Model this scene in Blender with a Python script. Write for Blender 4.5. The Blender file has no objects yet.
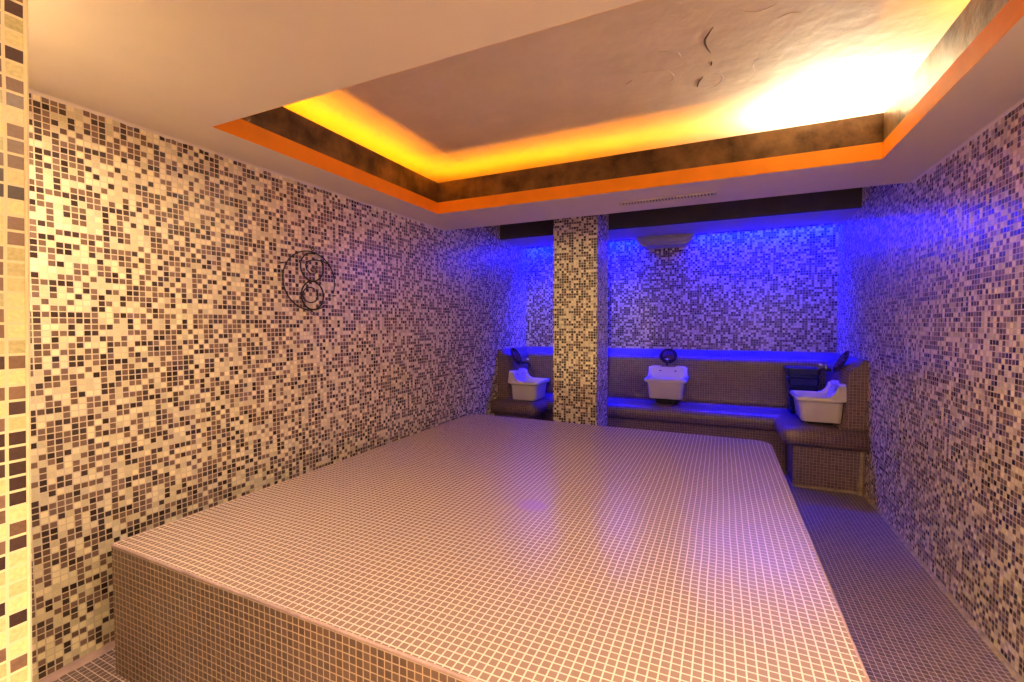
import bpy, bmesh, math, random
from mathutils import Vector, Matrix
C = bpy.context.scene.collection
H = 1.46                                   # camera height above the floor
def Z(z): return z + H                     # heights below are measured from the eye

# ---------------------------------------------------------------- camera, world, exposure
cam = bpy.data.cameras.new('camera'); co = bpy.data.objects.new('camera', cam); C.objects.link(co)
yaw, pitch, roll, fpx = 0.433, 0.038, -0.002, 452.286
F = Vector((-math.sin(yaw), math.cos(yaw), 0)); R = Vector((math.cos(yaw), math.sin(yaw), 0)); U = Vector((0, 0, 1))
F, U = F*math.cos(pitch) - U*math.sin(pitch), U*math.cos(pitch) + F*math.sin(pitch)
R, U = R*math.cos(roll) + U*math.sin(roll), U*math.cos(roll) - R*math.sin(roll)
m = Matrix((R, U, -F)).transposed().to_4x4(); m.translation = Vector((0, 0, H)); co.matrix_world = m
cam.sensor_width = 36; cam.lens = fpx/1024*36; cam.clip_start = .02
bpy.context.scene.camera = co
sc = bpy.context.scene
sc.view_settings.view_transform = 'Standard'; sc.view_settings.look = 'None'
sc.view_settings.exposure = 0.27; sc.view_settings.gamma = 1; sc.view_settings.use_curve_mapping = False
w = bpy.data.worlds.new('world'); sc.world = w; w.use_nodes = True
w.node_tree.nodes['Background'].inputs[0].default_value = (.9, .6, .4, 1)
w.node_tree.nodes['Background'].inputs[1].default_value = .02

WARM = (1, .79, .47); AMBER = (1, .32, .0); WHITE = (1, .90, .60); BLUE = (.0, .0015, 1)
def area(name, loc, size, energy, col, target=None, sy=None, spread=180):
    l = bpy.data.lights.new(name, 'AREA'); l.energy = energy; l.color = col
    l.shape = 'RECTANGLE'; l.size = size; l.size_y = sy or size; l.spread = math.radians(spread)
    o = bpy.data.objects.new(name, l); C.objects.link(o); o.location = loc
    d = Vector(target) - Vector(loc) if target else Vector((0, 0, -1))
    q = d.to_track_quat('-Z', 'X' if abs(d.normalized().x) < .9 and False else 'Y'); o.rotation_euler = q.to_euler()
    return o

# room dimensions (metres)
XL, XR = -2.486, 1.128
ZC = Z(.926); ZS = Z(1.33); ZD = Z(1.037)
CX0, CX1, CY0, CY1 = -2.182, .815, 1.369, 3.232
YB, YD, YK = 3.84, 5.029, 5.86
ZF1, ZF2 = Z(1.02), Z(1.183)

# ---------------------------------------------------------------- lamp strengths, added lamps included
# hall lamps behind the camera and one downlight near the right wall, added unseen
E_HALL, E_DOWN, E_AMBER, E_WHITE, E_BLUE = 75, 14, 1, 1, 1

# ---------------------------------------------------------------- materials
def new_mat(name):
    mt = bpy.data.materials.new(name); mt.use_nodes = True
    return mt, mt.node_tree, mt.node_tree.nodes['Principled BSDF']
def nd(t, typ, **kw):
    n = t.nodes.new(typ)
    for k, v in kw.items(): setattr(n, k, v)
    return n
def mathn(t, op, a, b=None, c=None):
    n = nd(t, 'ShaderNodeMath', operation=op)
    for i, v in enumerate((a, b, c)):
        if v is None: continue
        if hasattr(v, 'links'): t.links.new(v, n.inputs[i])
        else: n.inputs[i].default_value = v
    return n.outputs[0]
def mixc(t, fac, a, b):
    n = nd(t, 'ShaderNodeMix', data_type='RGBA')
    for s, v in ((n.inputs[0], fac), (n.inputs[6], a), (n.inputs[7], b)):
        if hasattr(v, 'links'): t.links.new(v, s)
        elif isinstance(v, (tuple, list)): s.default_value = (*v, 1)
        else: s.default_value = v
    return n.outputs[2]
PITCH = .0262
def mosaic(name, cols, grout, pitch=PITCH, joint=.085, rough=.23, tilt=.03, dirt=.15, pt=(0, 0), patch=None, vary=.4, rvary=.12, streak=.35):
    """cols: list of (upto, (r,g,b)) thresholds on a per-tile random number"""
    mt, t, b = new_mat(name); L = t.links.new
    uv = nd(t, 'ShaderNodeUVMap'); uv.uv_map = 'uv'
    # hand-laid: the sheets wander a little
    nz = nd(t, 'ShaderNodeTexNoise'); nz.inputs['Scale'].default_value = 2.2; nz.inputs['Detail'].default_value = 1; L(uv.outputs[0], nz.inputs['Vector'])
    wob = nd(t, 'ShaderNodeVectorMath', operation='MULTIPLY_ADD'); L(nz.outputs['Color'], wob.inputs[0]); wob.inputs[1].default_value = (.010, .010, 0); L(uv.outputs[0], wob.inputs[2])
    sc_ = nd(t, 'ShaderNodeVectorMath', operation='SCALE'); L(wob.outputs[0], sc_.inputs[0]); sc_.inputs['Scale'].default_value = 1/pitch
    add = nd(t, 'ShaderNodeVectorMath', operation='ADD'); L(sc_.outputs[0], add.inputs[0]); add.inputs[1].default_value = (1000+pt[0], 1000+pt[1], 0)
    fl = nd(t, 'ShaderNodeVectorMath', operation='FLOOR'); L(add.outputs[0], fl.inputs[0])
    fr = nd(t, 'ShaderNodeVectorMath', operation='FRACTION'); L(add.outputs[0], fr.inputs[0])
    wn = nd(t, 'ShaderNodeTexWhiteNoise', noise_dimensions='2D'); L(fl.outputs[0], wn.inputs['Vector'])
    off = nd(t, 'ShaderNodeVectorMath', operation='ADD'); L(fl.outputs[0], off.inputs[0]); off.inputs[1].default_value = (77.3, 31.7, 0)
    wn2 = nd(t, 'ShaderNodeTexWhiteNoise', noise_dimensions='2D'); L(off.outputs[0], wn2.inputs['Vector'])
    sp = nd(t, 'ShaderNodeSeparateXYZ'); L(fr.outputs[0], sp.inputs[0])
    dx = mathn(t, 'ABSOLUTE', mathn(t, 'SUBTRACT', sp.outputs[0], .5)); dy = mathn(t, 'ABSOLUTE', mathn(t, 'SUBTRACT', sp.outputs[1], .5))
    mx = mathn(t, 'MAXIMUM', dx, dy)
    inside = mathn(t, 'LESS_THAN', mx, .5-joint)
    col = cols[-1][1]
    for up, c in reversed(cols[:-1]):
        f = mathn(t, 'LESS_THAN', wn.outputs['Value'], up); col = mixc(t, f, col, c)
    # each tile a little lighter or darker, streaked glass
    hsv = nd(t, 'ShaderNodeHueSaturation'); hsv.inputs['Saturation'].default_value = 1
    L(col, hsv.inputs['Color']) if hasattr(col, 'links') else setattr(hsv.inputs['Color'], 'default_value', (*col, 1))
    fine = nd(t, 'ShaderNodeTexNoise'); fine.inputs['Scale'].default_value = 160; L(uv.outputs[0], fine.inputs['Vector'])
    v = mathn(t, 'MULTIPLY_ADD', wn2.outputs['Value'], vary, .995-streak/2-vary/2)
    v = mathn(t, 'MULTIPLY_ADD', fine.outputs['Fac'], streak, v); L(v, hsv.inputs['Value'])
    dn = nd(t, 'ShaderNodeTexNoise'); dn.inputs['Scale'].default_value = 1.7; dn.inputs['Detail'].default_value = 4; L(uv.outputs[0], dn.inputs['Vector'])
    g = mixc(t, mathn(t, 'MULTIPLY', dn.outputs['Fac'], dirt*2), grout, tuple(x*.55 for x in grout))
    out = mixc(t, inside, g, hsv.outputs[0])
    if patch:
        (su, sv, sr, scol) = patch
        sb = nd(t, 'ShaderNodeVectorMath', operation='DISTANCE'); sb.inputs[1].default_value = (su, sv, 0)
        wv = nd(t, 'ShaderNodeVectorMath', operation='MULTIPLY_ADD'); L(nz.outputs['Color'], wv.inputs[0]); wv.inputs[1].default_value = (.12, .12, 0); L(uv.outputs[0], wv.inputs[2]); L(wv.outputs[0], sb.inputs[0])
        mr = nd(t, 'ShaderNodeMapRange'); mr.inputs[1].default_value = sr; mr.inputs[2].default_value = sr*.55; mr.inputs[3].default_value = 0; mr.inputs[4].default_value = .75; L(sb.outputs['Value'], mr.inputs[0])
        out = mixc(t, mr.outputs[0], out, scol)
    L(out, b.inputs['Base Color'])
    rr = mathn(t, 'MULTIPLY_ADD', inside, rough-.6, .6); rr = mathn(t, 'MULTIPLY_ADD', wn2.outputs['Value'], rvary, rr); L(rr, b.inputs['Roughness'])
    # facets: every tile sits at its own slight tilt
    geo = nd(t, 'ShaderNodeNewGeometry')
    s1 = nd(t, 'ShaderNodeVectorMath', operation='SUBTRACT'); L(wn2.outputs['Color'], s1.inputs[0]); s1.inputs[1].default_value = (.5, .5, .5)
    s2 = nd(t, 'ShaderNodeVectorMath', operation='MULTIPLY_ADD'); L(s1.outputs[0], s2.inputs[0]); s2.inputs[1].default_value = (tilt,)*3; L(geo.outputs['Normal'], s2.inputs[2])
    s3 = nd(t, 'ShaderNodeVectorMath', operation='NORMALIZE'); L(s2.outputs[0], s3.inputs[0])
    bp = nd(t, 'ShaderNodeBump'); bp.inputs['Strength'].default_value = .35; bp.inputs['Distance'].default_value = .0015; L(inside, bp.inputs['Height']); L(s3.outputs[0], bp.inputs['Normal'])
    L(bp.outputs[0], b.inputs['Normal'])
    return mt
def plaster(name, col, rough=.75, var=.12, scale=3, bump=.15, spec=.3, col2=None):
    mt, t, b = new_mat(name); L = t.links.new
    tc = nd(t, 'ShaderNodeTexCoord')
    n1 = nd(t, 'ShaderNodeTexNoise'); n1.inputs['Scale'].default_value = scale; n1.inputs['Detail'].default_value = 6; n1.inputs['Roughness'].default_value = .6; L(tc.outputs['Object'], n1.inputs['Vector'])
    mr = nd(t, 'ShaderNodeMapRange'); mr.inputs[1].default_value = .35; mr.inputs[2].default_value = .7; L(n1.outputs['Fac'], mr.inputs[0])
    c2 = col2 or tuple(x*(1-var) for x in col)
    L(mixc(t, mr.outputs[0], col, c2), b.inputs['Base Color'])
    b.inputs['Roughness'].default_value = rough; b.inputs['Specular IOR Level'].default_value = spec
    n2 = nd(t, 'ShaderNodeTexNoise'); n2.inputs['Scale'].default_value = 9; n2.inputs['Detail'].default_value = 5; L(tc.outputs['Object'], n2.inputs['Vector'])
    bp = nd(t, 'ShaderNodeBump'); bp.inputs['Strength'].default_value = bump; bp.inputs['Distance'].default_value = .02; L(n2.outputs['Fac'], bp.inputs['Height']); L(bp.outputs[0], b.inputs['Normal'])
    return mt
def simple(name, col, rough=.4, metal=0, var=.25, spec=.5, scale=30):
    mt = plaster(name, col, rough, var, scale, .05, spec); mt.node_tree.nodes['Principled BSDF'].inputs['Metallic'].default_value = metal
    return mt
def emit(name, col, s):
    mt, t, b = new_mat(name); b.inputs['Emission Color'].default_value = (*col, 1); b.inputs['Emission Strength'].default_value = s; b.inputs['Base Color'].default_value = (*col, 1)
    return mt
CREAM = (.80, .68, .45); MID = (.20, .115, .085); DARK = (.055, .03, .026)
M = {}
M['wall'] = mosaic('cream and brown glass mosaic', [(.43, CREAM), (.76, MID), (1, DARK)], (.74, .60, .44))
M['wallback_dim'] = mosaic('cream and brown glass mosaic of the alcove', [(.38, (.66, .56, .42)), (.72, MID), (1, DARK)], (.42, .33, .27))  # wall mosaic with tiles and grout darkened to stand in for the alcove's dimness
M['column'] = mosaic('darker mix of cream and brown mosaic', [(.42, CREAM), (.68, MID), (1, DARK)], (.74, .60, .42))
M['jamb'] = mosaic('jamb mosaic', [(.46, (.72, .64, .34)), (.78, (.22, .125, .09)), (1, (.07, .035, .035))], (.88, .76, .52), joint=.085, pt=(-.12, 0), streak=.6)
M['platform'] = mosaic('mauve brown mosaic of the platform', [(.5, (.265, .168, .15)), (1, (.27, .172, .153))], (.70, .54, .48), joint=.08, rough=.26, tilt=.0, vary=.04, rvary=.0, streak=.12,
                       patch=(-.80, 2.14, .09, (.36, .2, .34)))  # round purple patch on the platform top
M['platformside_shade'] = mosaic('platform mosaic darkened for shaded sides', [(.3, (.17, .10, .078)), (.7, (.15, .088, .068)), (1, (.19, .112, .088))], (.62, .45, .33), joint=.07, rough=.32, tilt=.02, vary=.15)  # platform tile again, shade of the sides put into its colour
M['bench'] = mosaic('mauve brown mosaic of the bench', [(.3, (.14, .075, .082)), (.7, (.12, .065, .072)), (1, (.16, .088, .095))], (.36, .25, .24), joint=.07, rough=.3)
M['floor'] = mosaic('dark plum floor mosaic', [(.3, (.125, .07, .072)), (.7, (.105, .058, .062)), (1, (.15, .088, .085))], (.66, .50, .46), joint=.06, rough=.3)
M['ceiling'] = plaster('pinkish grey ceiling paint', (.78, .67, .62), .7, .06, 2.5, .08)
M['slab'] = plaster('rough repaired plaster', (.80, .66, .54), .7, .12, 3.5, .28)
M['orange'] = plaster('orange paint', (.95, .30, .01), .55, .15, 5, .1)
M['bronze'] = plaster('dark bronze paint with worn patches', (.05, .022, .008), .36, .3, 6, .45, .5, (.24, .13, .05)); M['bronze'].node_tree.nodes['Principled BSDF'].inputs['Metallic'].default_value = .35
M['fascia'] = plaster('charcoal paint', (.065, .052, .05), .6, .3, 2, .1)
M['white'] = plaster('white plaster', (.46, .41, .41), .8, .06, 2, .1)
M['grout'] = plaster('pink grout', (.50, .32, .30), .7, .3, 14, .5)
M['oldgrout'] = plaster('stained cream grout', (.45, .34, .24), .7, .5, 16, .6)
M['edge'] = plaster('pink epoxy edge', (.42, .27, .27), .4, .3, 12, .3)
M['ceramic'] = simple('glazed white ceramic', (.72, .62, .58), .18, 0, .03)
M['drain'] = simple('dark rubber', (.02, .016, .02), .6)
M['iron'] = simple('black wrought iron', (.03, .018, .016), .45, .6)
M['brass'] = simple('dark aged brass', (.03, .018, .014), .5, 0, .5, .3, 20)
M['copper'] = simple('rubbed copper', (.13, .055, .028), .5, 0, .5, .25, 25)
M['chrome'] = simple('chrome', (.75, .72, .7), .15, 1, .05)
M['knob'] = simple('white porcelain', (.85, .8, .75), .2)
M['bin'] = simple('navy plastic', (.008, .012, .05), .35, 0, .2)
M['jambgrout'] = plaster('cream grout', (.88, .76, .52), .6, .15, 20, .3)
M['vent'] = simple('cream vent', (.62, .52, .42), .5, 0, .05)
M['ventdark'] = simple('vent shadow slot', (.12, .09, .07), .8)
M['led_amber'] = emit('amber led tape', AMBER, 4); M['led_white'] = emit('warm white tube', WHITE, 12); M['led_blue'] = emit('blue led tape', BLUE, 3)
M['lamp'] = emit('warm glass of added lamps', WARM, 105)  # glowing glass of lamps added out of view
M['lamp2'] = emit('warm glass of added pendant', WARM, 430)  # stronger glass for the added pendant
M['paint'] = plaster('warm hall plaster', (.7, .58, .44), .8, .06, 2, .05)

# ---------------------------------------------------------------- mesh helpers
def link(name, bm, mat, parent=None, smooth=False, uvmode='box'):
    uvl = bm.loops.layers.uv.get('uv') or bm.loops.layers.uv.new('uv')
    bm.normal_update()
    if uvmode == 'box':
        for f in bm.faces:
            n = f.normal; a = [abs(n.x), abs(n.y), abs(n.z)]; k = a.index(max(a))
            for l in f.loops:
                c = l.vert.co
                l[uvl].uv = ((c.y, c.z), (c.x, c.z), (c.x, c.y))[k]
    me = bpy.data.meshes.new(name); bm.to_mesh(me); bm.free()
    for mm in (mat if isinstance(mat, (list, tuple)) else [mat]): me.materials.append(mm)
    if smooth:
        for p in me.polygons: p.use_smooth = True
        me.set_sharp_from_angle(angle=math.radians(38))
    o = bpy.data.objects.new(name, me); C.objects.link(o)
    if parent: o.parent = parent; o.matrix_parent_inverse = Matrix.Identity(4)
    return o
def box(bm, x0, x1, y0, y1, z0, z1, bev=0, segs=2):
    g = bmesh.ops.create_cube(bm, size=1)
    for v in g['verts']: v.co = Vector((x0 + (v.co.x+.5)*(x1-x0), y0 + (v.co.y+.5)*(y1-y0), z0 + (v.co.z+.5)*(z1-z0)))
    if bev: bmesh.ops.bevel(bm, geom=[e for e in bm.edges if e.verts[0] in g['verts']], offset=bev, segments=segs, affect='EDGES', profile=.5)
    return bm
def B(*a, **k): return box(bmesh.new(), *a, **k)
def structure(name, bm, mat, **k):
    o = link(name, bm, mat, **k); o['kind'] = 'structure'; return o
def tag(o, label, cat, group=None):
    o['label'] = label; o['category'] = cat
    if group: o['group'] = group
    return o
def thing(name, label, cat, loc, rz=0, group=None):
    o = bpy.data.objects.new(name, None); C.objects.link(o); o.location = loc; o.rotation_euler = (0, 0, rz); o.empty_display_size = .1
    return tag(o, label, cat, group)
def tube(bm, pts, r, n=8, closed=False, cap=True):
    pts = [Vector(p) for p in pts]; N = len(pts); rings = []
    for i, p in enumerate(pts):
        a = pts[(i-1) % N] if (i or closed) else pts[0]; b = pts[(i+1) % N] if (i < N-1 or closed) else pts[-1]
        t = (b-a).normalized(); s = t.cross(Vector((0, 0, 1)));
        if s.length < .05: s = t.cross(Vector((0, 1, 0)))
        s.normalize(); u = s.cross(t)
        if rings and False: pass
        rr = r[i] if isinstance(r, (list, tuple)) else r
        rings.append([bm.verts.new(p + s*math.cos(2*math.pi*k/n)*rr + u*math.sin(2*math.pi*k/n)*rr) for k in range(n)])
    for i in range(N if closed else N-1):
        A, Bq = rings[i], rings[(i+1) % N]
        best = min(range(n), key=lambda q: (A[0].co-Bq[q].co).length)
        for k in range(n):
            try: bm.faces.new((A[k], A[(k+1) % n], Bq[(k+1+best) % n], Bq[(k+best) % n]))
            except ValueError: pass
    if cap and not closed:
        bm.faces.new(rings[0][::-1]); bm.faces.new(rings[-1])
    bmesh.ops.recalc_face_normals(bm, faces=bm.faces)
    return bm
def lathe(bm, prof, n=32, axis='Y', org=(0, 0, 0)):
    """prof: (r, h); revolved about an axis through org"""
    rings = []
    for r, h in prof:
        ring = []
        for k in range(n):
            a = 2*math.pi*k/n; c, s = math.cos(a)*r, math.sin(a)*r
            v = {'Y': (c, h, s), 'Z': (c, s, h), 'X': (h, c, s)}[axis]
            ring.append(bm.verts.new(Vector(v)+Vector(org)))
        rings.append(ring)
    for A, Bq in zip(rings, rings[1:]):
        for k in range(n): bm.faces.new((A[k], A[(k+1) % n], Bq[(k+1) % n], Bq[k]))
    if prof[0][0] > 1e-5: bm.faces.new(rings[0][::-1])
    if prof[-1][0] > 1e-5: bm.faces.new(rings[-1])
    bmesh.ops.remove_doubles(bm, verts=bm.verts, dist=1e-6)
    bmesh.ops.recalc_face_normals(bm, faces=bm.faces)
    return bm
def sweep(bm, prof, a0, a1, place, caps=(True, True), n=1):
    """extrude the 2D profile (d, z) between a0 and a1; uv = run of the sweep by arc length of the profile"""
    uvl = bm.loops.layers.uv.get('uv') or bm.loops.layers.uv.new('uv')
    s = [0]
    for p, q in zip(prof, prof[1:]): s.append(s[-1] + math.dist(p, q))
    A = [bm.verts.new(place(d, a0, z)) for d, z in prof]; Bq = [bm.verts.new(place(d, a1, z)) for d, z in prof]
    for i in range(len(prof)-1):
        f = bm.faces.new((A[i], A[i+1], Bq[i+1], Bq[i]))
        for l, uvv in zip(f.loops, ((a0, s[i]), (a0, s[i+1]), (a1, s[i+1]), (a1, s[i]))): l[uvl].uv = uvv
        f.smooth = True
    for ring, c in ((A, caps[0]), (Bq, caps[1])):
        if c:
            f = bm.faces.new(ring)
            for l, (d, z) in zip(f.loops, prof): l[uvl].uv = (d, z)
    bmesh.ops.recalc_face_normals(bm, faces=bm.faces)
    return bm

# ---------------------------------------------------------------- the room
T = .12
structure('floor', B(XL-T, XR+T, -2.4, YK+T, -.1, 0), M['floor'])
structure('wall_left', B(XL-T, XL, -2.4, YK+T, 0, ZS+.1), M['wall'])
structure('wall_right', B(XR, XR+T, -2.4, YK+T, 0, ZS+.1), M['wall'])
structure('wall_back', B(XL, XR, YK, YK+T, 0, ZS+.1), M['wallback_dim'])
# entrance wall: the near jamb at the left edge of the frame, camera stands in the opening
structure('wall_front_left', B(XL, -1.1, -.05, .366, 0, ZC-.002, bev=.003), M['jamb'])
for v in bpy.data.objects['wall_front_left'].data.vertices:      # this old wall leans a little
    if v.co.y > .2: v.co.y += .026*(v.co.z-H) - .002
structure('wall_front_right', B(.72, XR, -.05, .366, 0, ZC-.002, bev=.003), M['jamb'])
structure('wall_hall', B(XL, XR, -2.4, -2.28, 0, ZC-.002), M['paint'])
bm = bmesh.new(); tube(bm, [(-1.1, .3625-.026*H, 0.002), (-1.1, .3625-.026*.5, H-.5), (-1.1, .3625+.026*(ZC-H), ZC-.004)], [.0042, .0032, .0038], 6)
structure('trim_1', bm, M['jambgrout'])
# low ceiling with its rectangular opening
bm = bmesh.new()
zt = ZF2 - .085
for (x0, x1, y0, y1) in ((XL, XR, -2.4, CY0), (XL, XR, CY1, YB), (XL, CX0, CY0, CY1), (CX1, XR, CY0, CY1)):
    box(bm, x0, x1, y0, y1, ZC, zt)
structure('ceiling', bm, M['ceiling'])
# rim of the opening: orange painted lower band, bronze upper band standing a little back
def rim(x0, x1, y0, y1, z0, z1, t):
    bm = bmesh.new()
    box(bm, x0-t, x0, y0-t, y1+t, z0, z1); box(bm, x1, x1+t, y0-t, y1+t, z0, z1)
    box(bm, x0, x1, y0-t, y0, z0, z1); box(bm, x0, x1, y1, y1+t, z0, z1)
    return bm
e = .002
structure('trim_2', rim(CX0+e, CX1-e, CY0+e, CY1-e, ZC+.0005, ZF1, .012), M['orange'])
structure('trim_3', rim(CX0+.001, CX1-.001, CY0+.001, CY1-.001, ZF1, ZF2, .03), M['bronze'])
structure('ceiling_upper', B(XL, XR, -2.4, YK, ZS, ZS+.1), M['slab'])
# beam closing the ledge of the coffer towards the alcove
structure('trim_4', B(XL, XR, YB-.03, YB, zt, ZS), M['white'])
# alcove: charcoal fascia, soffit with a slot along the back wall, boxed-in duct
SL = .15
structure('trim_5', B(XL, XR, YD, YD+.03, ZD, ZS), M['fascia'])
structure('ceiling_alcove', B(XL, XR, YD+.03, YK-SL, ZD, ZD+.05), M['white'])
bm = bmesh.new()
prof = [(-.955, ZD), (-.945, Z(.985)), (-.90, Z(.945)), (-.84, Z(.925)), (-.42, Z(.925)), (-.355, Z(.94)), (-.315, Z(.975)), (-.305, ZD)]
A = [bm.verts.new((x, 5.62, z)) for x, z in prof]; Bv = [bm.verts.new((x, YK, z)) for x, z in prof]
for i in range(len(prof)): j = (i+1) % len(prof); bm.faces.new((A[i], A[j], Bv[j], Bv[i]))
bm.faces.new(A); bm.faces.new(Bv); bmesh.ops.recalc_face_normals(bm, faces=bm.faces)
bmesh.ops.bevel(bm, geom=[ed for ed in bm.edges if all(abs(v.co.y-5.62) < 1e-4 for v in ed.verts)], offset=.03, segments=3, affect='EDGES')
structure('trim_6', bm, M['white'], smooth=True)
# pink grout cove where the mosaic meets the floor, and a flaking line under the ceiling
def cove(name, x, s, y0, y1, mat, wd=.03, z0=0, zdir=1, seed=1):
    rnd = random.Random(seed); bm = bmesh.new(); N = int((y1-y0)/.03); R0 = []
    for i in range(N+1):
        y = y0+(y1-y0)*i/N; h = wd*(.65+.6*rnd.random()); q = wd*(.6+.5*rnd.random())
        R0.append([bm.verts.new(v) for v in ((x, y, z0), (x, y, z0+zdir*h), (x+s*q*.35, y, z0+zdir*h*.35), (x+s*q, y, z0))])
    for A, Bq in zip(R0, R0[1:]):
        for k in range(3): bm.faces.new((A[k], A[k+1], Bq[k+1], Bq[k]))
    bmesh.ops.recalc_face_normals(bm, faces=bm.faces)
    o = structure(name, bm, mat, smooth=True)
cove('baseboard_left', XL, 1, .37, 4.9, M['grout'], wd=.024, seed=2)
cove('baseboard_right', XR, -1, .37, 4.74, M['oldgrout'], wd=.018, seed=3)
cove('trim_7', XL, 1, .37, YB, M['ceiling'], wd=.012, z0=ZC, zdir=-1, seed=4)
cove('trim_8', XR, -1, .37, YB, M['ceiling'], wd=.012, z0=ZC, zdir=-1, seed=5)
# scraped plaster scars of the upper ceiling
def scar(pts, r):
    bm = bmesh.new(); tube(bm, [(x, y, ZS-.0005) for x, y in pts], r, 6)
    return bm
def ridge(pts, r0):
    P = [Vector((x, y, 0)) for x, y in pts]; out = []
    for a in range(len(P)-1):          # smooth hand-drawn curve through the points
        p0, p1, p2, p3 = P[max(a-1, 0)], P[a], P[a+1], P[min(a+2, len(P)-1)]
        for k in range(5):
            u = k/5; out.append(.5*((2*p1)+(p2-p0)*u+(2*p0-5*p1+4*p2-p3)*u*u+(3*p1-p0-3*p2+p3)*u**3))
    out.append(P[-1]); n = len(out)
    tube(bm, [(p.x, p.y, ZS+.001) for p in out], [r0*(.25+.75*math.sin(math.pi*(k+.5)/n)) for k in range(n)], 6)
bm = bmesh.new()
for pts, r in (([(-.05, 2.27), (-.07, 2.31), (-.088, 2.36), (-.083, 2.42), (-.065, 2.48)], .006), ([(-.062, 2.56), (-.066, 2.60)], .005), ([(-.108, 2.70), (-.13, 2.74), (-.14, 2.80)], .0055)): ridge(pts, r)
structure('trim_9', bm, plaster('dark crack', (.20, .12, .07), .9, .3, 20, .2), smooth=True)
bm = bmesh.new()
for pts, r in (([(-.44, 2.56), (-.40, 2.52), (-.34, 2.53), (-.28, 2.55), (-.25, 2.62), (-.28, 2.68), (-.34, 2.70)], .0028), ([(-.08, 2.68), (-.03, 2.70), (-.01, 2.76), (-.05, 2.83), (-.11, 2.84)], .0028), ([(.2, 2.33), (.25, 2.31), (.3, 2.33)], .003), ([(-.5, 2.60), (-.46, 2.57)], .004),
               ([(.05, 2.2), (.12, 2.24), (.2, 2.22)], .003), ([(-.3, 2.36), (-.22, 2.40), (-.2, 2.46)], .004), ([(.16, 2.6), (.13, 2.68), (.15, 2.78)], .0022)): ridge(pts, r)
structure('trim_10', bm, M['slab'], smooth=True)

# column in front of the alcove
tag(link('column', B(-1.617, -1.144, 4.537, 5.024, 0, ZS-.002, bev=.004), M['column']), 'square mosaic column in cream and dark brown standing before the blue alcove', 'column')

# ---------------------------------------------------------------- light fixtures: hidden led tapes, then added warm lamps
def led(name, label, p0, p1, mat, energy, col, target_dir, group, spread=180, wdt=.02, drop=0):
    p0, p1 = Vector(p0), Vector(p1); bm = bmesh.new(); d = p1-p0; L_ = d.length
    if abs(d.x) > abs(d.y): box(bm, p0.x, p1.x, p0.y-.006, p0.y+.006, p0.z-.004-drop, p0.z+.004)
    else: box(bm, p0.x-.006, p0.x+.006, p0.y, p1.y, p0.z-.004, p0.z+.004)
    tag(link(name, bm, mat), label, 'led strip', group)
    l = bpy.data.lights.new(name+'_light', 'AREA'); l.shape = 'RECTANGLE'; l.energy = energy; l.color = col
    o = bpy.data.objects.new(name+'_light', l); C.objects.link(o)
    zax = -Vector(target_dir).normalized(); xax = d.normalized(); yax = zax.cross(xax)
    mm = Matrix((xax, yax, zax)).transposed().to_4x4(); mm.translation = (p0+p1)/2 + Vector(target_dir).normalized()*.008; o.matrix_world = mm
    l.size = L_; l.size_y = wdt; l.spread = math.radians(spread)
    return o
off, lz = .15, ZF2-.080       # tapes lie on the ledge behind the bronze lip, shining up and inwards
E = 4.1
led('led_strip', 'amber led tape hidden on the left ledge of the ceiling recess', (CX0-off, CY0, lz), (CX0-off, CY1, lz), M['led_amber'], E*1.9, AMBER, (.25, 0, 1), None)
led('led_strip', 'amber led tape hidden on the far ledge of the ceiling recess', (CX0-off+.01, CY1+off, lz), (.33, CY1+off, lz), M['led_amber'], E*2.2, AMBER, (0, -.25, 1), None)
led('led_strip', 'amber led tape hidden on the right ledge of the ceiling recess', (CX1+off, CY0, lz), (CX1+off, 2.6, lz), M['led_amber'], E*1.3, AMBER, (-.25, 0, 1), None)
led('led_strip', 'bright warm white tube hidden in the far right corner of the ceiling recess', (.36, CY1+off, ZF2+.012), (CX1+.07, CY1+off, ZF2+.012), M['led_white'], 42, WHITE, (0, -.25, 1), None, wdt=.03, drop=.09)
led('led_strip', 'blue led tape in the ceiling slot between column side and boxed duct', (XL+.03, YK-.09, ZD+.02), (-.97, YK-.09, ZD+.02), M['led_blue'], 130, BLUE, (0, .45, -1), None, wdt=.03, spread=145)
led('led_strip', 'blue led tape in the ceiling slot right of the boxed duct', (-.29, YK-.09, ZD+.02), (XR-.03, YK-.09, ZD+.02), M['led_blue'], 130, BLUE, (0, .45, -1), None, wdt=.03, spread=145)
def downlight(x, y, z, r, energy, label, col=WARM, spread=170):  # unseen warm lamps added to light the room
    t = thing('added_downlight', label, 'light', (x, y, z))
    bm = bmesh.new(); lathe(bm, [(r, 0), (r+.012, -.002), (r+.014, -.006), (r, -.010), (r-.006, -.004), (r-.006, 0)], 32, 'Z'); link('trim_ring', bm, M['chrome'], t, True)
    bm = bmesh.new(); lathe(bm, [(0, -.003), (r-.008, -.003), (r-.008, -.001), (0, -.001)], 32, 'Z'); link('lamp_glass', bm, M['lamp'], t)
    a = area('downlight_light', (x, y, z-.014), r*2, energy, col, spread=spread); a.data.shape = 'DISK'
    return t
downlight(.35, -.6, ZC, .07, 58, 'added round warm downlight out of view in the hall ceiling behind the doorway', spread=125)
downlight(.55, .95, ZC, .06, 22, 'added round warm downlight out of view in the low ceiling near the right wall', spread=150)
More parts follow.
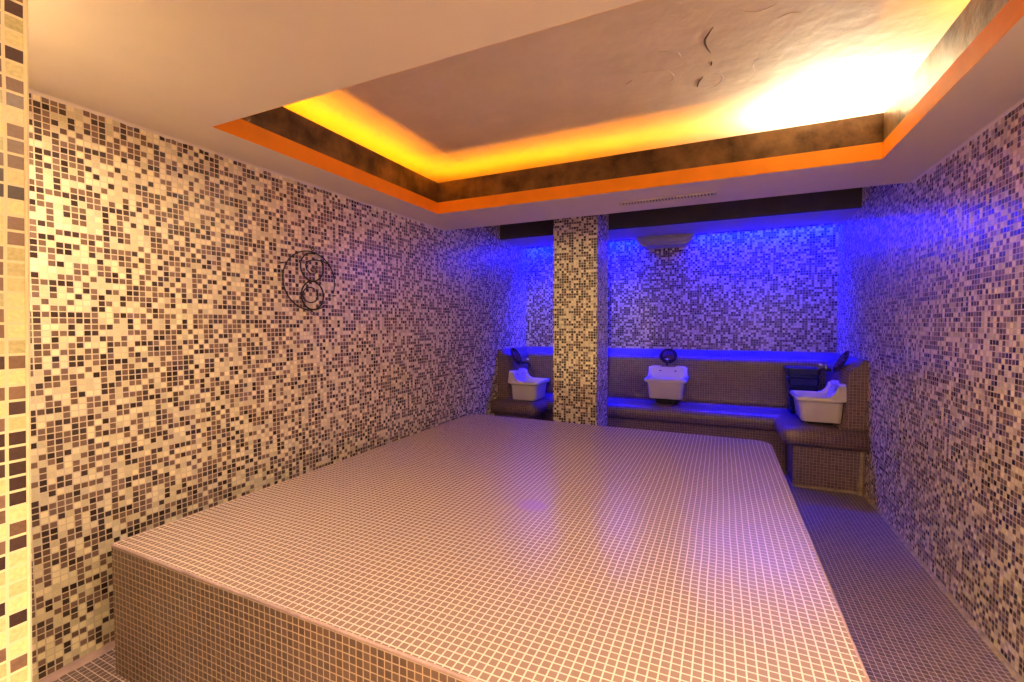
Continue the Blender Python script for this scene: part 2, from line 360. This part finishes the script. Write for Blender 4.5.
def added_sconce(x, z, label):  # globe lamp added out of view as a broad warm fill
    t = thing('added_wall_lamp', label, 'lamp', (x, .366, z))
    bm = bmesh.new(); lathe(bm, [(0, 0), (.05, 0), (.05, .008), (.045, .014), (0, .014)], 24, 'Y'); tube(bm, [(0, .01, 0), (0, .05, -.01), (0, .062, .0)], .008, 8); link('wall_plate', bm, M['brass'], t, True)
    bm = bmesh.new(); bmesh.ops.create_uvsphere(bm, u_segments=24, v_segments=14, radius=.06, matrix=Matrix.Translation((0, .115, .03))); link('opal_globe', bm, M['lamp'], t, True)
added_sconce(.90, Z(.30), 'added opal globe lamp out of view on the entrance wall right of the doorway')
downlight(-1.85, .50, ZC, .06, 24, 'added round warm downlight out of view in the low ceiling left of the doorway')

t = thing('added_spotlight', 'small black spotlight added out of view in the hall ceiling to brighten the column', 'lamp', (-.15, -.55, ZC))  # unseen spotlight added to warm and brighten the column
aim = (Vector((-1.38, 4.54, Z(.12))) - Vector((-.15, -.55, ZC-.09))).normalized(); qs = aim.to_track_quat('Z', 'Y').to_matrix().to_4x4()
bm = bmesh.new(); lathe(bm, [(0, -.02), (.04, -.02), (.04, 0), (0, 0)], 20, 'Z'); tube(bm, [(0, 0, -.02), (0, 0, -.09)], .007, 8); link('mount', bm, M['iron'], t, True)
bm = bmesh.new(); lathe(bm, [(0, -.05), (.03, -.05), (.035, -.03), (.035, .05), (.030, .05), (.030, .03), (0, .03)], 24, 'Z'); bmesh.ops.transform(bm, matrix=Matrix.Translation((0, 0, -.09)) @ qs, verts=bm.verts); link('lamp_head', bm, M['iron'], t, True)
sl = bpy.data.lights.new('added_spot_beam', 'SPOT'); sl.energy = 280; sl.color = WARM; sl.spot_size = math.radians(19); sl.spot_blend = .6; sl.shadow_soft_size = .02
so = bpy.data.objects.new('added_spot_beam', sl); C.objects.link(so); so.location = Vector((-.15, -.55, ZC-.09)) + aim*.055; so.rotation_euler = aim.to_track_quat('-Z', 'Y').to_euler()
t = thing('added_pendant', 'added opal globe pendant lamp out of view in the hall left of the doorway', 'lamp', (-1.9, -.71, ZC))  # unseen pendant added, guessed from the light edge on the right wall
bm = bmesh.new(); lathe(bm, [(0, -.03), (.045, -.03), (.05, -.02), (.05, 0), (0, 0)], 24, 'Z'); link('ceiling_rose', bm, M['brass'], t, True)
bm = bmesh.new(); tube(bm, [(0, 0, -.03), (0, 0, -.2), (0, 0, -.45)], .004, 8); link('cord', bm, M['drain'], t)
bm = bmesh.new(); bmesh.ops.create_uvsphere(bm, u_segments=24, v_segments=14, radius=.10, matrix=Matrix.Translation((0, 0, -.55))); link('opal_globe', bm, M['lamp2'], t, True)

# ceiling air vent
t = thing('ceiling_vent', 'long narrow cream slotted air vent flush in the low ceiling', 'vent', (-.385, 3.56, ZC))
bm = bmesh.new(); hw, hd = .345, .045
for (x0, x1, y0, y1) in ((-hw, hw, -hd, -hd+.012), (-hw, hw, hd-.012, hd), (-hw, -hw+.012, -hd+.012, hd-.012), (hw-.012, hw, -hd+.012, hd-.012)): box(bm, x0, x1, y0, y1, -.008, 0, .001, 1)
link('frame', bm, M['vent'], t)
link('backing', B(-hw+.012, hw-.012, -hd+.012, hd-.012, -.002, 0), M['ventdark'], t)
bm = bmesh.new()
for k in range(30): x = -hw+.022+k*(2*hw-.044)/29; box(bm, x-.006, x+.006, -hd+.013, hd-.013, -.006, -.002)
link('grille', bm, M['vent'], t)

# ---------------------------------------------------------------- heated platform
PL, PR, PF, PB = -2.30, .358, .975, 3.98; HP = Z(-.912)
t = thing('heated_platform', 'large low platform covered in small mauve brown mosaic in the middle of the room', 'platform', (0, 0, 0))
def plan(inset=0, rb=.13):
    pts = []
    for cx, cy, a0, rr in ((PR, PB, 0, rb), (PL, PB, 90, rb), (PL, PF, 180, .02), (PR, PF, 270, .03)):
        sx = -1 if cx == PR else 1; sy = -1 if cy == PB else 1
        for k in range(9):
            a = math.radians(a0+k*90/8); pts.append((cx+sx*(rr)+math.cos(a)*(rr-inset), cy+sy*rr+math.sin(a)*(rr-inset)))
    return pts
bm = bmesh.new(); uvl = bm.loops.layers.uv.new('uv')
top = [bm.verts.new((x, y, HP)) for x, y in plan(.008)]; mid = [bm.verts.new((x, y, HP-.008)) for x, y in plan(0)]
f = bm.faces.new(top)
for l in f.loops: l[uvl].uv = l.vert.co.xy
link('top', bm, M['platform'], t, uvmode=None)
bm = bmesh.new(); P0 = plan(0); vt = [bm.verts.new((x, y, HP-.008)) for x, y in P0]; vb = [bm.verts.new((x, y, 0)) for x, y in P0]
uvl = bm.loops.layers.uv.new('uv'); s = 0
for i in range(len(P0)):
    j = (i+1) % len(P0); ds = math.dist(P0[i], P0[j]); f = bm.faces.new((vb[i], vb[j], vt[j], vt[i]))
    for l, q in zip(f.loops, ((s, 0), (s+ds, 0), (s+ds, HP), (s, HP))): l[uvl].uv = q
    s += ds
link('side_face', bm, M['platformside_shade'], t, True, uvmode=None)
rnd = random.Random(4); pts = []; P1 = plan(.0055)
for i in range(len(P0)):
    a, b = Vector(P1[i]), Vector(P1[(i+1) % len(P1)]); n = max(1, int((b-a).length/.05))
    for k in range(n): q = a.lerp(b, k/n); pts.append((q.x, q.y, HP-.0055))
bm = bmesh.new(); tube(bm, pts, [.0062*(.95+.15*rnd.random()) for _ in pts], 8, closed=True)
link('edge_trim', bm, M['edge'], t, True)

# ---------------------------------------------------------------- tiled bench round the alcove
SZ = Z(-.915)
def back_prof(th, ztop=Z(-.317), zs=Z(-.395)):
    p = [(0, SZ-.05), (0, ztop), (.03, ztop)]
    for k in range(7):
        a = math.radians(90-k*15); p.append((th-.06+math.cos(a)*.06, zs-.05+math.sin(a)*.06+.01*(1-k/6)))
    p += [(th+.005, SZ+.25), (th+.01, SZ+.07)]
    for k in range(1, 6): a = math.radians(180+k*18); p.append((th+.07+math.cos(a)*.06, SZ+.06+math.sin(a)*.06))
    p += [(th+.07, SZ-.05)]
    return p
def seat_prof(th, dl, r=.085):
    p = [(th, SZ-.01), (th+.05, SZ), (dl-r, SZ)]
    for k in range(1, 12): a = math.radians(90-k*15); p.append((dl-r+math.cos(a)*r, SZ-r+math.sin(a)*r))
    p += [(dl-.12, SZ-2*r), (th, SZ-2*r)]
    return p
RY, LY = 4.70, 4.87                       # free ends of the side benches
right = lambda d, a, z: (XR-d, a, z); left = lambda d, a, z: (XL+d, a, z); back = lambda d, a, z: (a, YK-d, z)
t = thing('tiled_bench', 'built-in bench in small plum brown mosaic running around the blue-lit alcove', 'bench', (0, 0, 0))
thb, ths = .24, .13
bm = bmesh.new(); bp_, sp_ = back_prof(thb), back_prof(ths)
sweep(bm, bp_, XL+.001, XR-.001, back, (False, False)); sweep(bm, sp_, RY, YK, right); sweep(bm, sp_, LY+.09, YK, left)
link('backrest', bm, M['bench'], t, uvmode=None)
bm = bmesh.new(); dlb, dls = YK-5.13, XR-.49
sweep(bm, seat_prof(0, dlb), XL+.001, XR-.001, back, (False, False))
def seat_block(x0, x1, y0, y1):   # seat end with a bullnose on the free end and on the inner side
    r = .085; g = bmesh.ops.create_cube(bm, size=1)
    for v in g['verts']: v.co = Vector((x0+(v.co.x+.5)*(x1-x0), y0+(v.co.y+.5)*(y1-y0), SZ-2*r+(v.co.z+.5)*(2*r+.002)))
    fs = list({f for v in g['verts'] for f in v.link_faces})
    inner = x0 if x0 > XL+.1 else x1
    ed = [e_ for e_ in {e_ for f in fs for e_ in f.edges} if (all(abs(v.co.y-y0) < 1e-4 for v in e_.verts) and abs(e_.verts[0].co.z-e_.verts[1].co.z) < 1e-4) or all(abs(v.co.x-inner) < 1e-4 for v in e_.verts)]
    res = bmesh.ops.bevel(bm, geom=ed, offset=r*.98, segments=7, affect='EDGES', profile=.5)
    uvl = bm.loops.layers.uv['uv']; bm.normal_update()
    vs = set(v for v in bm.verts if x0-1e-3 <= v.co.x <= x1+1e-3 and y0-1e-3 <= v.co.y <= y1+1e-3)
    for f in bm.faces:
        if all(v in vs for v in f.verts):
            f.smooth = True
            n = f.normal
            for l in f.loops:
                c = l.vert.co; h = c.z-SZ
                if abs(n.y) > abs(n.x)*1.01 and abs(n.y) > .1: l[uvl].uv = (c.x, c.y + h*1.25)
                elif abs(n.x) > .1: l[uvl].uv = (c.x + (h*1.25 if inner == x0 else -h*1.25), c.y)
                else: l[uvl].uv = (c.x, c.y)
seat_block(XR-dls, XR-.001, RY-.10, YK-.1); seat_block(XL+.001, XL+.58, LY-.10, YK-.1)
link('seat', bm, M['bench'], t, uvmode=None)
bm = bmesh.new(); zb = SZ-.168
box(bm, XL+.001, XR-.001, 5.24, YK-.01, 0, zb); box(bm, .602, XR-.001, RY, 5.3, 0, zb); box(bm, XL+.001, XL+.47, LY, 5.3, 0, zb)
link('riser', bm, M['bench'], t)
bm = bmesh.new(); tube(bm, [(.60, RY-.004, .004), (.85, RY-.004, .008), (1.10, RY-.006, .006)], [.008, .012, .02], 6)
tube(bm, [(1.09, RY-.01, .0), (1.095, RY-.01, .15), (1.10, RY-.006, zb)], [.025, .016, .012], 6)
link('grout_seam', bm, M['oldgrout'], t, True)

# ---------------------------------------------------------------- ceramic wash basins
def rrect(w, d, r, n=6, cx=0, cy=0):
    p = []
    for sx, sy, a0 in ((1, 1, 0), (-1, 1, 90), (-1, -1, 180), (1, -1, 270)):
        for k in range(n): a = math.radians(a0+90*k/(n-1)); p.append((cx+sx*(w/2-r)+math.cos(a)*r, cy+sy*(d/2-r)+math.sin(a)*r))
    return p
def loft(bm, secs, cap0=True, cap1=True):
    rings = [[bm.verts.new((x, y, z)) for x, y in p] for p, z in secs]
    for A, Bq in zip(rings, rings[1:]):
        n = len(A)
        for k in range(n): bm.faces.new((A[k], A[(k+1) % n], Bq[(k+1) % n], Bq[k]))
    if cap0: bm.faces.new(rings[0][::-1])
    if cap1: bm.faces.new(rings[-1])
    bmesh.ops.recalc_face_normals(bm, faces=bm.faces)
# local frame: back at y=0, front towards -y, bottom of bowl z=0, rim top z=.225, backboard to .345
def make_basin(label, group):
    t = thing('wash_basin', label, 'basin', (0, 0, 0), 0, group)
    W, D = .455, .375; cy = -D/2
    bm = bmesh.new()
    loft(bm, [(rrect(W*.76, D*.80, .04, cy=cy+.018), 0.0), (rrect(W*.79, D*.83, .05, cy=cy+.015), .012), (rrect(W*.86, D*.90, .05, cy=cy+.008), .168), (rrect(W*.87, D*.91, .05, cy=cy+.008), .178),
              (rrect(W*.955, D*.965, .05, cy=cy), .186), (rrect(W, D, .05, cy=cy), .196), (rrect(W, D, .05, cy=cy), .218), (rrect(W*.98, D*.98, .05, cy=cy), .226),
              (rrect(W*.90, D*.80, .05, cy=cy-.022), .226), (rrect(W*.87, D*.77, .05, cy=cy-.022), .216), (rrect(W*.72, D*.60, .05, cy=cy-.01), .06), (rrect(W*.60, D*.5, .05, cy=cy-.01), .04)])
    link('bowl', bm, M['ceramic'], t, True)
    bm = bmesh.new()   # backboard with a swept outline: high shoulder falling in a curve to the rim
    yb = 0; th = .055
    out = [(-W/2, .20), (-W/2, .235), (-W/2+.012, .26), (-W/2+.018, .30), (-W/2+.026, .33), (-W/2+.05, .347), (-.10, .348), (-.075, .335), (.075, .335), (.10, .348), (W/2-.05, .347), (W/2-.026, .33), (W/2-.018, .30), (W/2-.012, .26), (W/2, .235), (W/2, .20)]
    A = [bm.verts.new((x, 0, z)) for x, z in out]; Bq = [bm.verts.new((x, -th - (.02 if z < .24 else 0), z)) for x, z in out]; n = len(out)
    for i in range(n): bm.faces.new((A[i], A[(i+1) % n], Bq[(i+1) % n], Bq[i]))
    bm.faces.new(A); bm.faces.new(Bq[::-1]); bmesh.ops.recalc_face_normals(bm, faces=bm.faces)
    bmesh.ops.bevel(bm, geom=[e_ for e_ in bm.edges if abs(e_.verts[0].co.y-e_.verts[1].co.y) < .021 and e_.verts[0].co.z > .19 and (abs(e_.verts[0].co.y) > .03)], offset=.01, segments=3, affect='EDGES')
    for sx in (-1, 1):     # cheeks sweeping down from the backboard to the rim
        pr = [(-.05, .335), (-.066, .315), (-.074, .285), (-.09, .256), (-.118, .235), (-.155, .224), (-.155, .21), (-.05, .21)]
        A = [bm.verts.new((sx*(W/2-.014), y, z)) for y, z in pr]; Bq = [bm.verts.new((sx*(W/2-.044), y, z)) for y, z in pr]; n = len(pr)
        fs = [bm.faces.new((A[i], A[(i+1) % n], Bq[(i+1) % n], Bq[i])) for i in range(n)] + [bm.faces.new(A), bm.faces.new(Bq)]
        bmesh.ops.recalc_face_normals(bm, faces=fs)
    bb = link('backboard', bm, M['ceramic'], t, True)
    for sx in (-1, 1):
        bm = bmesh.new(); lathe(bm, [(0, -th-.003), (.014, -th-.003), (.014, -th+.004), (0, -th+.004)], 12, 'Y', (sx*.085, 0, .285)); link('tap_hole', bm, M['drain'], bb)
    bm = bmesh.new(); loft(bm, [(rrect(W*.46, D*.5, .03, cy=cy+.02), -.06), (rrect(W*.5, D*.55, .03, cy=cy+.02), -.012), (rrect(W*.60, D*.65, .03, cy=cy+.02), .001)])
    link('drain_block', bm, M['drain'], t, True)
    return t
# brass wall tap: round ornamental plate leaning on the shoulder of the backrest, spout and cross handle
def make_tap(label, group):
    t = thing('ornamental_tap', label, 'tap', (0, 0, 0), 0, group)
    q = Matrix.Translation((0, 0, .0)) @ Matrix.Rotation(math.radians(-28), 4, 'X')
    def tf(bm): bmesh.ops.transform(bm, matrix=q, verts=bm.verts); return bm
    bm = bmesh.new(); lathe(bm, [(0, 0), (.085, 0), (.094, -.004), (.097, -.008), (.094, -.012), (.088, -.012), (.084, -.008), (0, -.008)], 40, 'Y', (0, 0, .105)); pl = link('round_plate', tf(bm), M['brass'], t, True)
    bm = bmesh.new()
    for k in range(12):
        a = k*math.pi/6; tube(bm, [(math.cos(a)*.052, -.010, .105+math.sin(a)*.052), (math.cos(a)*.067, -.014, .105+math.sin(a)*.067), (math.cos(a)*.082, -.010, .105+math.sin(a)*.082)], [.004, .009, .003], 6)
    link('petal_relief', tf(bm), M['brass'], pl, True)
    bm = bmesh.new(); lathe(bm, [(.068, -.006), (.068, -.012), (.06, -.016), (.045, -.020), (.02, -.030), (0, -.034)], 28, 'Y', (0, 0, .105)); link('copper_boss', tf(bm), M['copper'], pl, True)
    bm = bmesh.new(); tube(bm, [(0, -.02, .03), (0, -.06, .035), (0, -.095, .03), (0, -.105, .012), (0, -.105, -.008)], [.012, .011, .010, .009, .009], 10); link('spout', bm, M['brass'], t, True)
    bm = bmesh.new(); tube(bm, [(0, -.05, .036), (0, -.052, .06), (0, -.052, .066)], [.009, .007, .012], 10)
    tube(bm, [(-.03, -.052, .066), (.03, -.052, .066)], .004, 8); tube(bm, [(0, -.082, .066), (0, -.022, .066)], .004, 8); h = link('cross_handle', bm, M['chrome'], t, True)
    bm = bmesh.new(); bmesh.ops.create_icosphere(bm, subdivisions=2, radius=.011, matrix=Matrix.Translation((0, -.088, .068))); link('white_knob', bm, M['knob'], h, True)
    return t
def dup(root, label):
    r = root.copy(); C.objects.link(r); r['label'] = label
    for ch in list(root.children):
        c = ch.copy(); C.objects.link(c); c.parent = r
        for g in ch.children: d = g.copy(); C.objects.link(d); d.parent = c
    return r
spots = [   # x, y, z bottom, rotation, basin label, tap offset, tap label
    (-.56, YK-thb-.004, Z(-.845), 0, 'white ceramic wash basin facing the room on the far bench', 'brass tap with round ornamental plate above the centre basin on the far bench'),
    (XR-ths-.002, 4.97, Z(-.885), -math.pi/2, 'white ceramic wash basin on the right bench, next to the navy bin', 'brass tap with round plate seen edge-on above the right bench basin'),
    (XL+ths+.065, 5.07, Z(-.905), math.pi/2, 'white ceramic wash basin on the left bench, left of the column', 'dark tap with round plate above the left bench basin behind the column'),
]
bas = tap = None
for i, (x, y, z, rz, lb, lt) in enumerate(spots):
    o = make_basin(lb, 'wash basins along the bench') if i == 0 else dup(bas, lb)
    o.location = (x, y, z); o.rotation_euler = (0, 0, rz); bas = bas or o
    k = make_tap(lt, 'taps with round plates above the basins') if i == 0 else dup(tap, lt)
    dz = (.367, .420, .392)[i]
    q = Matrix.Rotation(rz, 3, 'Z') @ Vector((0, -.055, 0)); k.location = (x+q.x, y+q.y, z+dz); k.rotation_euler = (0, 0, rz); k.scale = (1.0 if i == 0 else 1.2,)*3; tap = tap or k
# ---------------------------------------------------------------- navy ribbed bin on the corner of the bench
t = thing('storage_bin', 'dark navy plastic bin with horizontal ribs in the right corner of the bench', 'bin', (.757, 5.42, SZ+.004))
bm = bmesh.new(); hh = .445; secs = []
N = 40
for k in range(N+1):
    z = hh*k/N; s = .20+.075*(k/N); ph = (z/hh*4.0) % 1; ins = .018 if .30 < ph < .58 and .05 < z/hh < .97 else 0
    secs.append((rrect(s-ins+.012, s-ins, .025), z))
secs += [(rrect(.30, .29, .03), hh), (rrect(.30, .29, .03), hh+.014), (rrect(.265, .255, .02), hh+.014), (rrect(.255, .245, .02), hh-.02), (rrect(.19, .18, .02), .03)]
loft(bm, secs); link('ribbed_body', bm, M['bin'], t)
bm = bmesh.new(); loft(bm, [(rrect(.255, .245, .03), hh-.012), (rrect(.262, .252, .03), hh+.012), (rrect(.22, .21, .03), hh+.022)]); link('lid', bm, M['bin'], t, True)

# ---------------------------------------------------------------- wrought iron roundel on the left wall
ox = XL+.022; oy, oz = 2.158, Z(.286); Rr = .193
t = thing('wall_ornament', 'round black wrought iron ornament with two spirals hanging on the mosaic wall', 'ornament', (ox, oy, oz))
def c2(px, py):   # traced from a close view: centre and size of the ring
    return (0, (px-408)/207*Rr*1.04, -(py-350)/232*Rr)
def arc(cx, cy, rx, ry, a0, a1, n=40): return [c2(cx+rx*math.cos(math.radians(a0+(a1-a0)*k/n)), cy-ry*math.sin(math.radians(a0+(a1-a0)*k/n))) for k in range(n+1)]
bm = bmesh.new(); tube(bm, arc(412, 350, 213, 232, -22, 306, 72), 0.0042, 8); link('outer_ring', bm, M['iron'], t, True)
bm = bmesh.new(); tube(bm, arc(430, 240, 95, 110, 75, 400, 48) , .005, 8)
link('upper_hoop', bm, M['iron'], t, True)
bm = bmesh.new(); pts = [c2(575, 195), c2(520, 182), c2(450, 178), c2(400, 195), c2(378, 225), c2(385, 265), c2(410, 292), c2(445, 295), c2(465, 275), c2(458, 250), c2(430, 245), c2(418, 262), c2(432, 275)]
tube(bm, pts, .0045, 8); link('upper_spiral', bm, M['iron'], t, True)
bm = bmesh.new(); tube(bm, arc(430, 465, 92, 112, 0, 360, 48)[:-1], .005, 8, closed=True); link('lower_hoop', bm, M['iron'], t, True)
bm = bmesh.new(); tube(bm, arc(412, 462, 62, 60, 60, 400, 40), .0045, 8); link('lower_spiral', bm, M['iron'], t, True)
for px, py, r in ((437, 95, .012), (422, 605, .010)):
    bm = bmesh.new(); y, z = c2(px, py)[1:]; tube(bm, [(0, y+math.cos(a*math.pi/8)*r, z+math.sin(a*math.pi/8)*r) for a in range(16)], .003, 6, closed=True); link('hanging_loop', bm, M['iron'], t, True)
for px, py in ((205, 235), (625, 455), (412, 352)):
    bm = bmesh.new(); y, z = c2(px, py)[1:]; lathe(bm, [(0, -.022), (.005, -.022), (.005, .004), (0, .006)], 10, 'X', (0, y, z)); link('wall_pin', bm, M['iron'], t, True)
